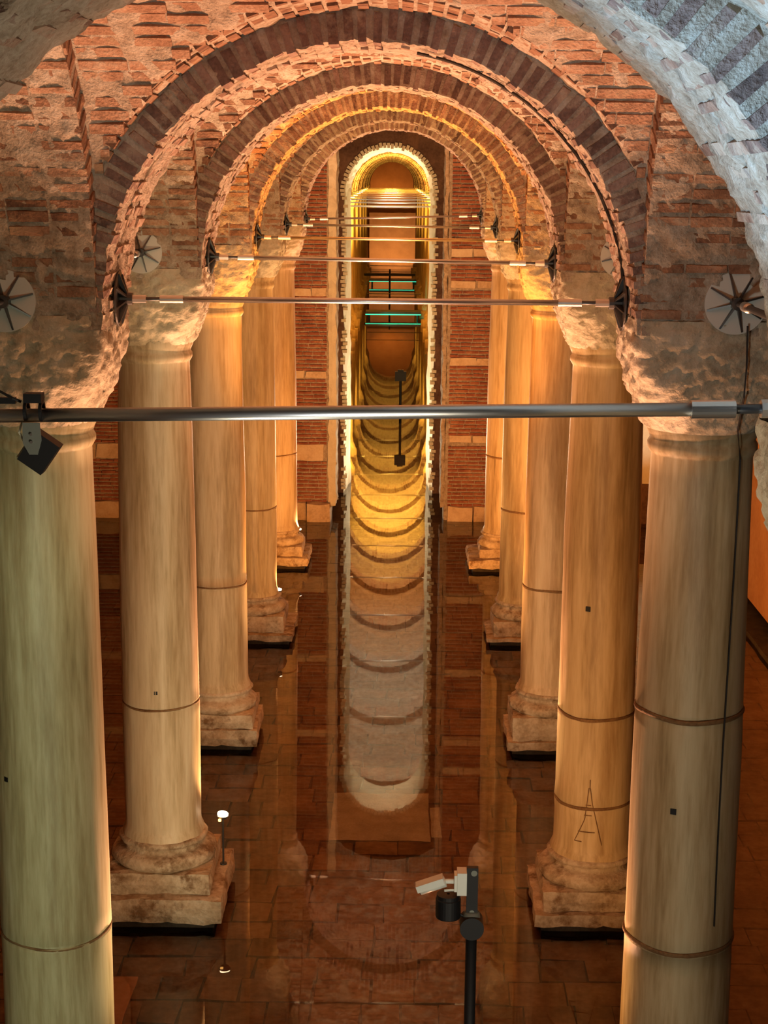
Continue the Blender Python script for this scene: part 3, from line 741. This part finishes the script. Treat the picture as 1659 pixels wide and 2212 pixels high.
MB().cyl((-.086, 0, -.004), (-.09, 0, -.004), .031, n=20).build('lens_face', M['black'], bd)
MB().tube([(-.14, -.02, -.055), (-.1, -.02, -.05), (-.06, -.02, -.05)], .008, 6).build('lead', M['white'], cc)
hn = thing('pole_lamp', 'black drum lamp beside the pole under the white security camera', 'lamp', (px-.15, py, 3.75))
lathe([(.01, -.085), (.078, -.085), (.08, -.08), (.08, .04), (.074, .045), (.074, .07), (.01, .07)], 28, amp=0).build('lamp_drum', M['black'], hn, False)
MB().cyl((.06, 0, -.06), (.13, 0, -.10), .008, n=8).build('arm', M['black'], hn)
MB().box((.052, -.02, .06), (.078, .02, .085)).build('clip', M['black'], hn)
# ------------------------------------------------------------------ small uplights on the plinths
def uplight(x, y, z, lab, h, s_=1.0, col=WARM, e=25):
    u = thing('uplight', lab, 'lamp', (x, y, z-h), 'glowing uplights on the left plinths')
    MB().cyl((0, 0, 0), (0, 0, h-.04), .012*s_, n=8).build('stem', M['dsteel'], u)
    MB().cyl((0, 0, 0), (0, 0, .02), .04*s_, n=12).build('foot', M['dsteel'], u)
    MB().cyl((0, 0, h-.045*s_), (0, 0, h-.012*s_), .05*s_, .07*s_, n=20).build('housing', M['dsteel'], u)
    hd = MB().cyl((0, 0, -.004), (0, 0, .014), .062*s_, n=24).build('lens', M['lens'], u); hd.location = (0, 0, h); hd.rotation_euler = (math.radians(6), math.radians(8), 0)
    MB().cyl((-.03*s_, -.055*s_, h-.06*s_), (-.03*s_, -.06*s_, h-.04*s_), .018*s_, n=10).build('rear_glow', M['amber'], u)
    spot((x, y, z+.05), (x-.25, y+.2, z+3), e*8, col, 100, .05)
uplight(-1.80, Yn(2)+.25, .98, 'glowing uplight on a thin stem beside the second left column', .62)
uplight(-1.99, Yn(4)+.05, .82, 'small glowing lamp behind the fourth left column base', .34, .8)
uplight(-1.99, Yn(5)-.05, .74, 'small glowing lamp on the fifth left column plinth', .28, 1.0)
# ------------------------------------------------------------------ lamp stands in the hall beyond
ls = thing('lamp_stand', 'black floodlight on a thin post in the water beyond the doorway', 'floodlight', (.14, 55.0, 0))
MB().cyl((0, 0, -.17), (0, 0, 1.35), .045, n=10).build('post', M['black'], ls)
MB().box((-.19, -.1, 1.3), (.19, .12, 1.62)).build('lamp_head', M['black'], ls); MB().box((-.1, -.06, 1.62), (.1, .08, 1.68)).build('visor', M['black'], ls)
lb = thing('lamp_bar', 'dark crossbar on a thin post far back in the hall', 'lamp stand', (-.75, 108, 0))
MB().cyl((0, 0, -.17), (0, 0, 2.0), .06, n=8).build('post', M['black'], lb); MB().box((-1.7, -.08, 1.55), (1.7, .08, 1.72)).build('crossbar', M['black'], lb)
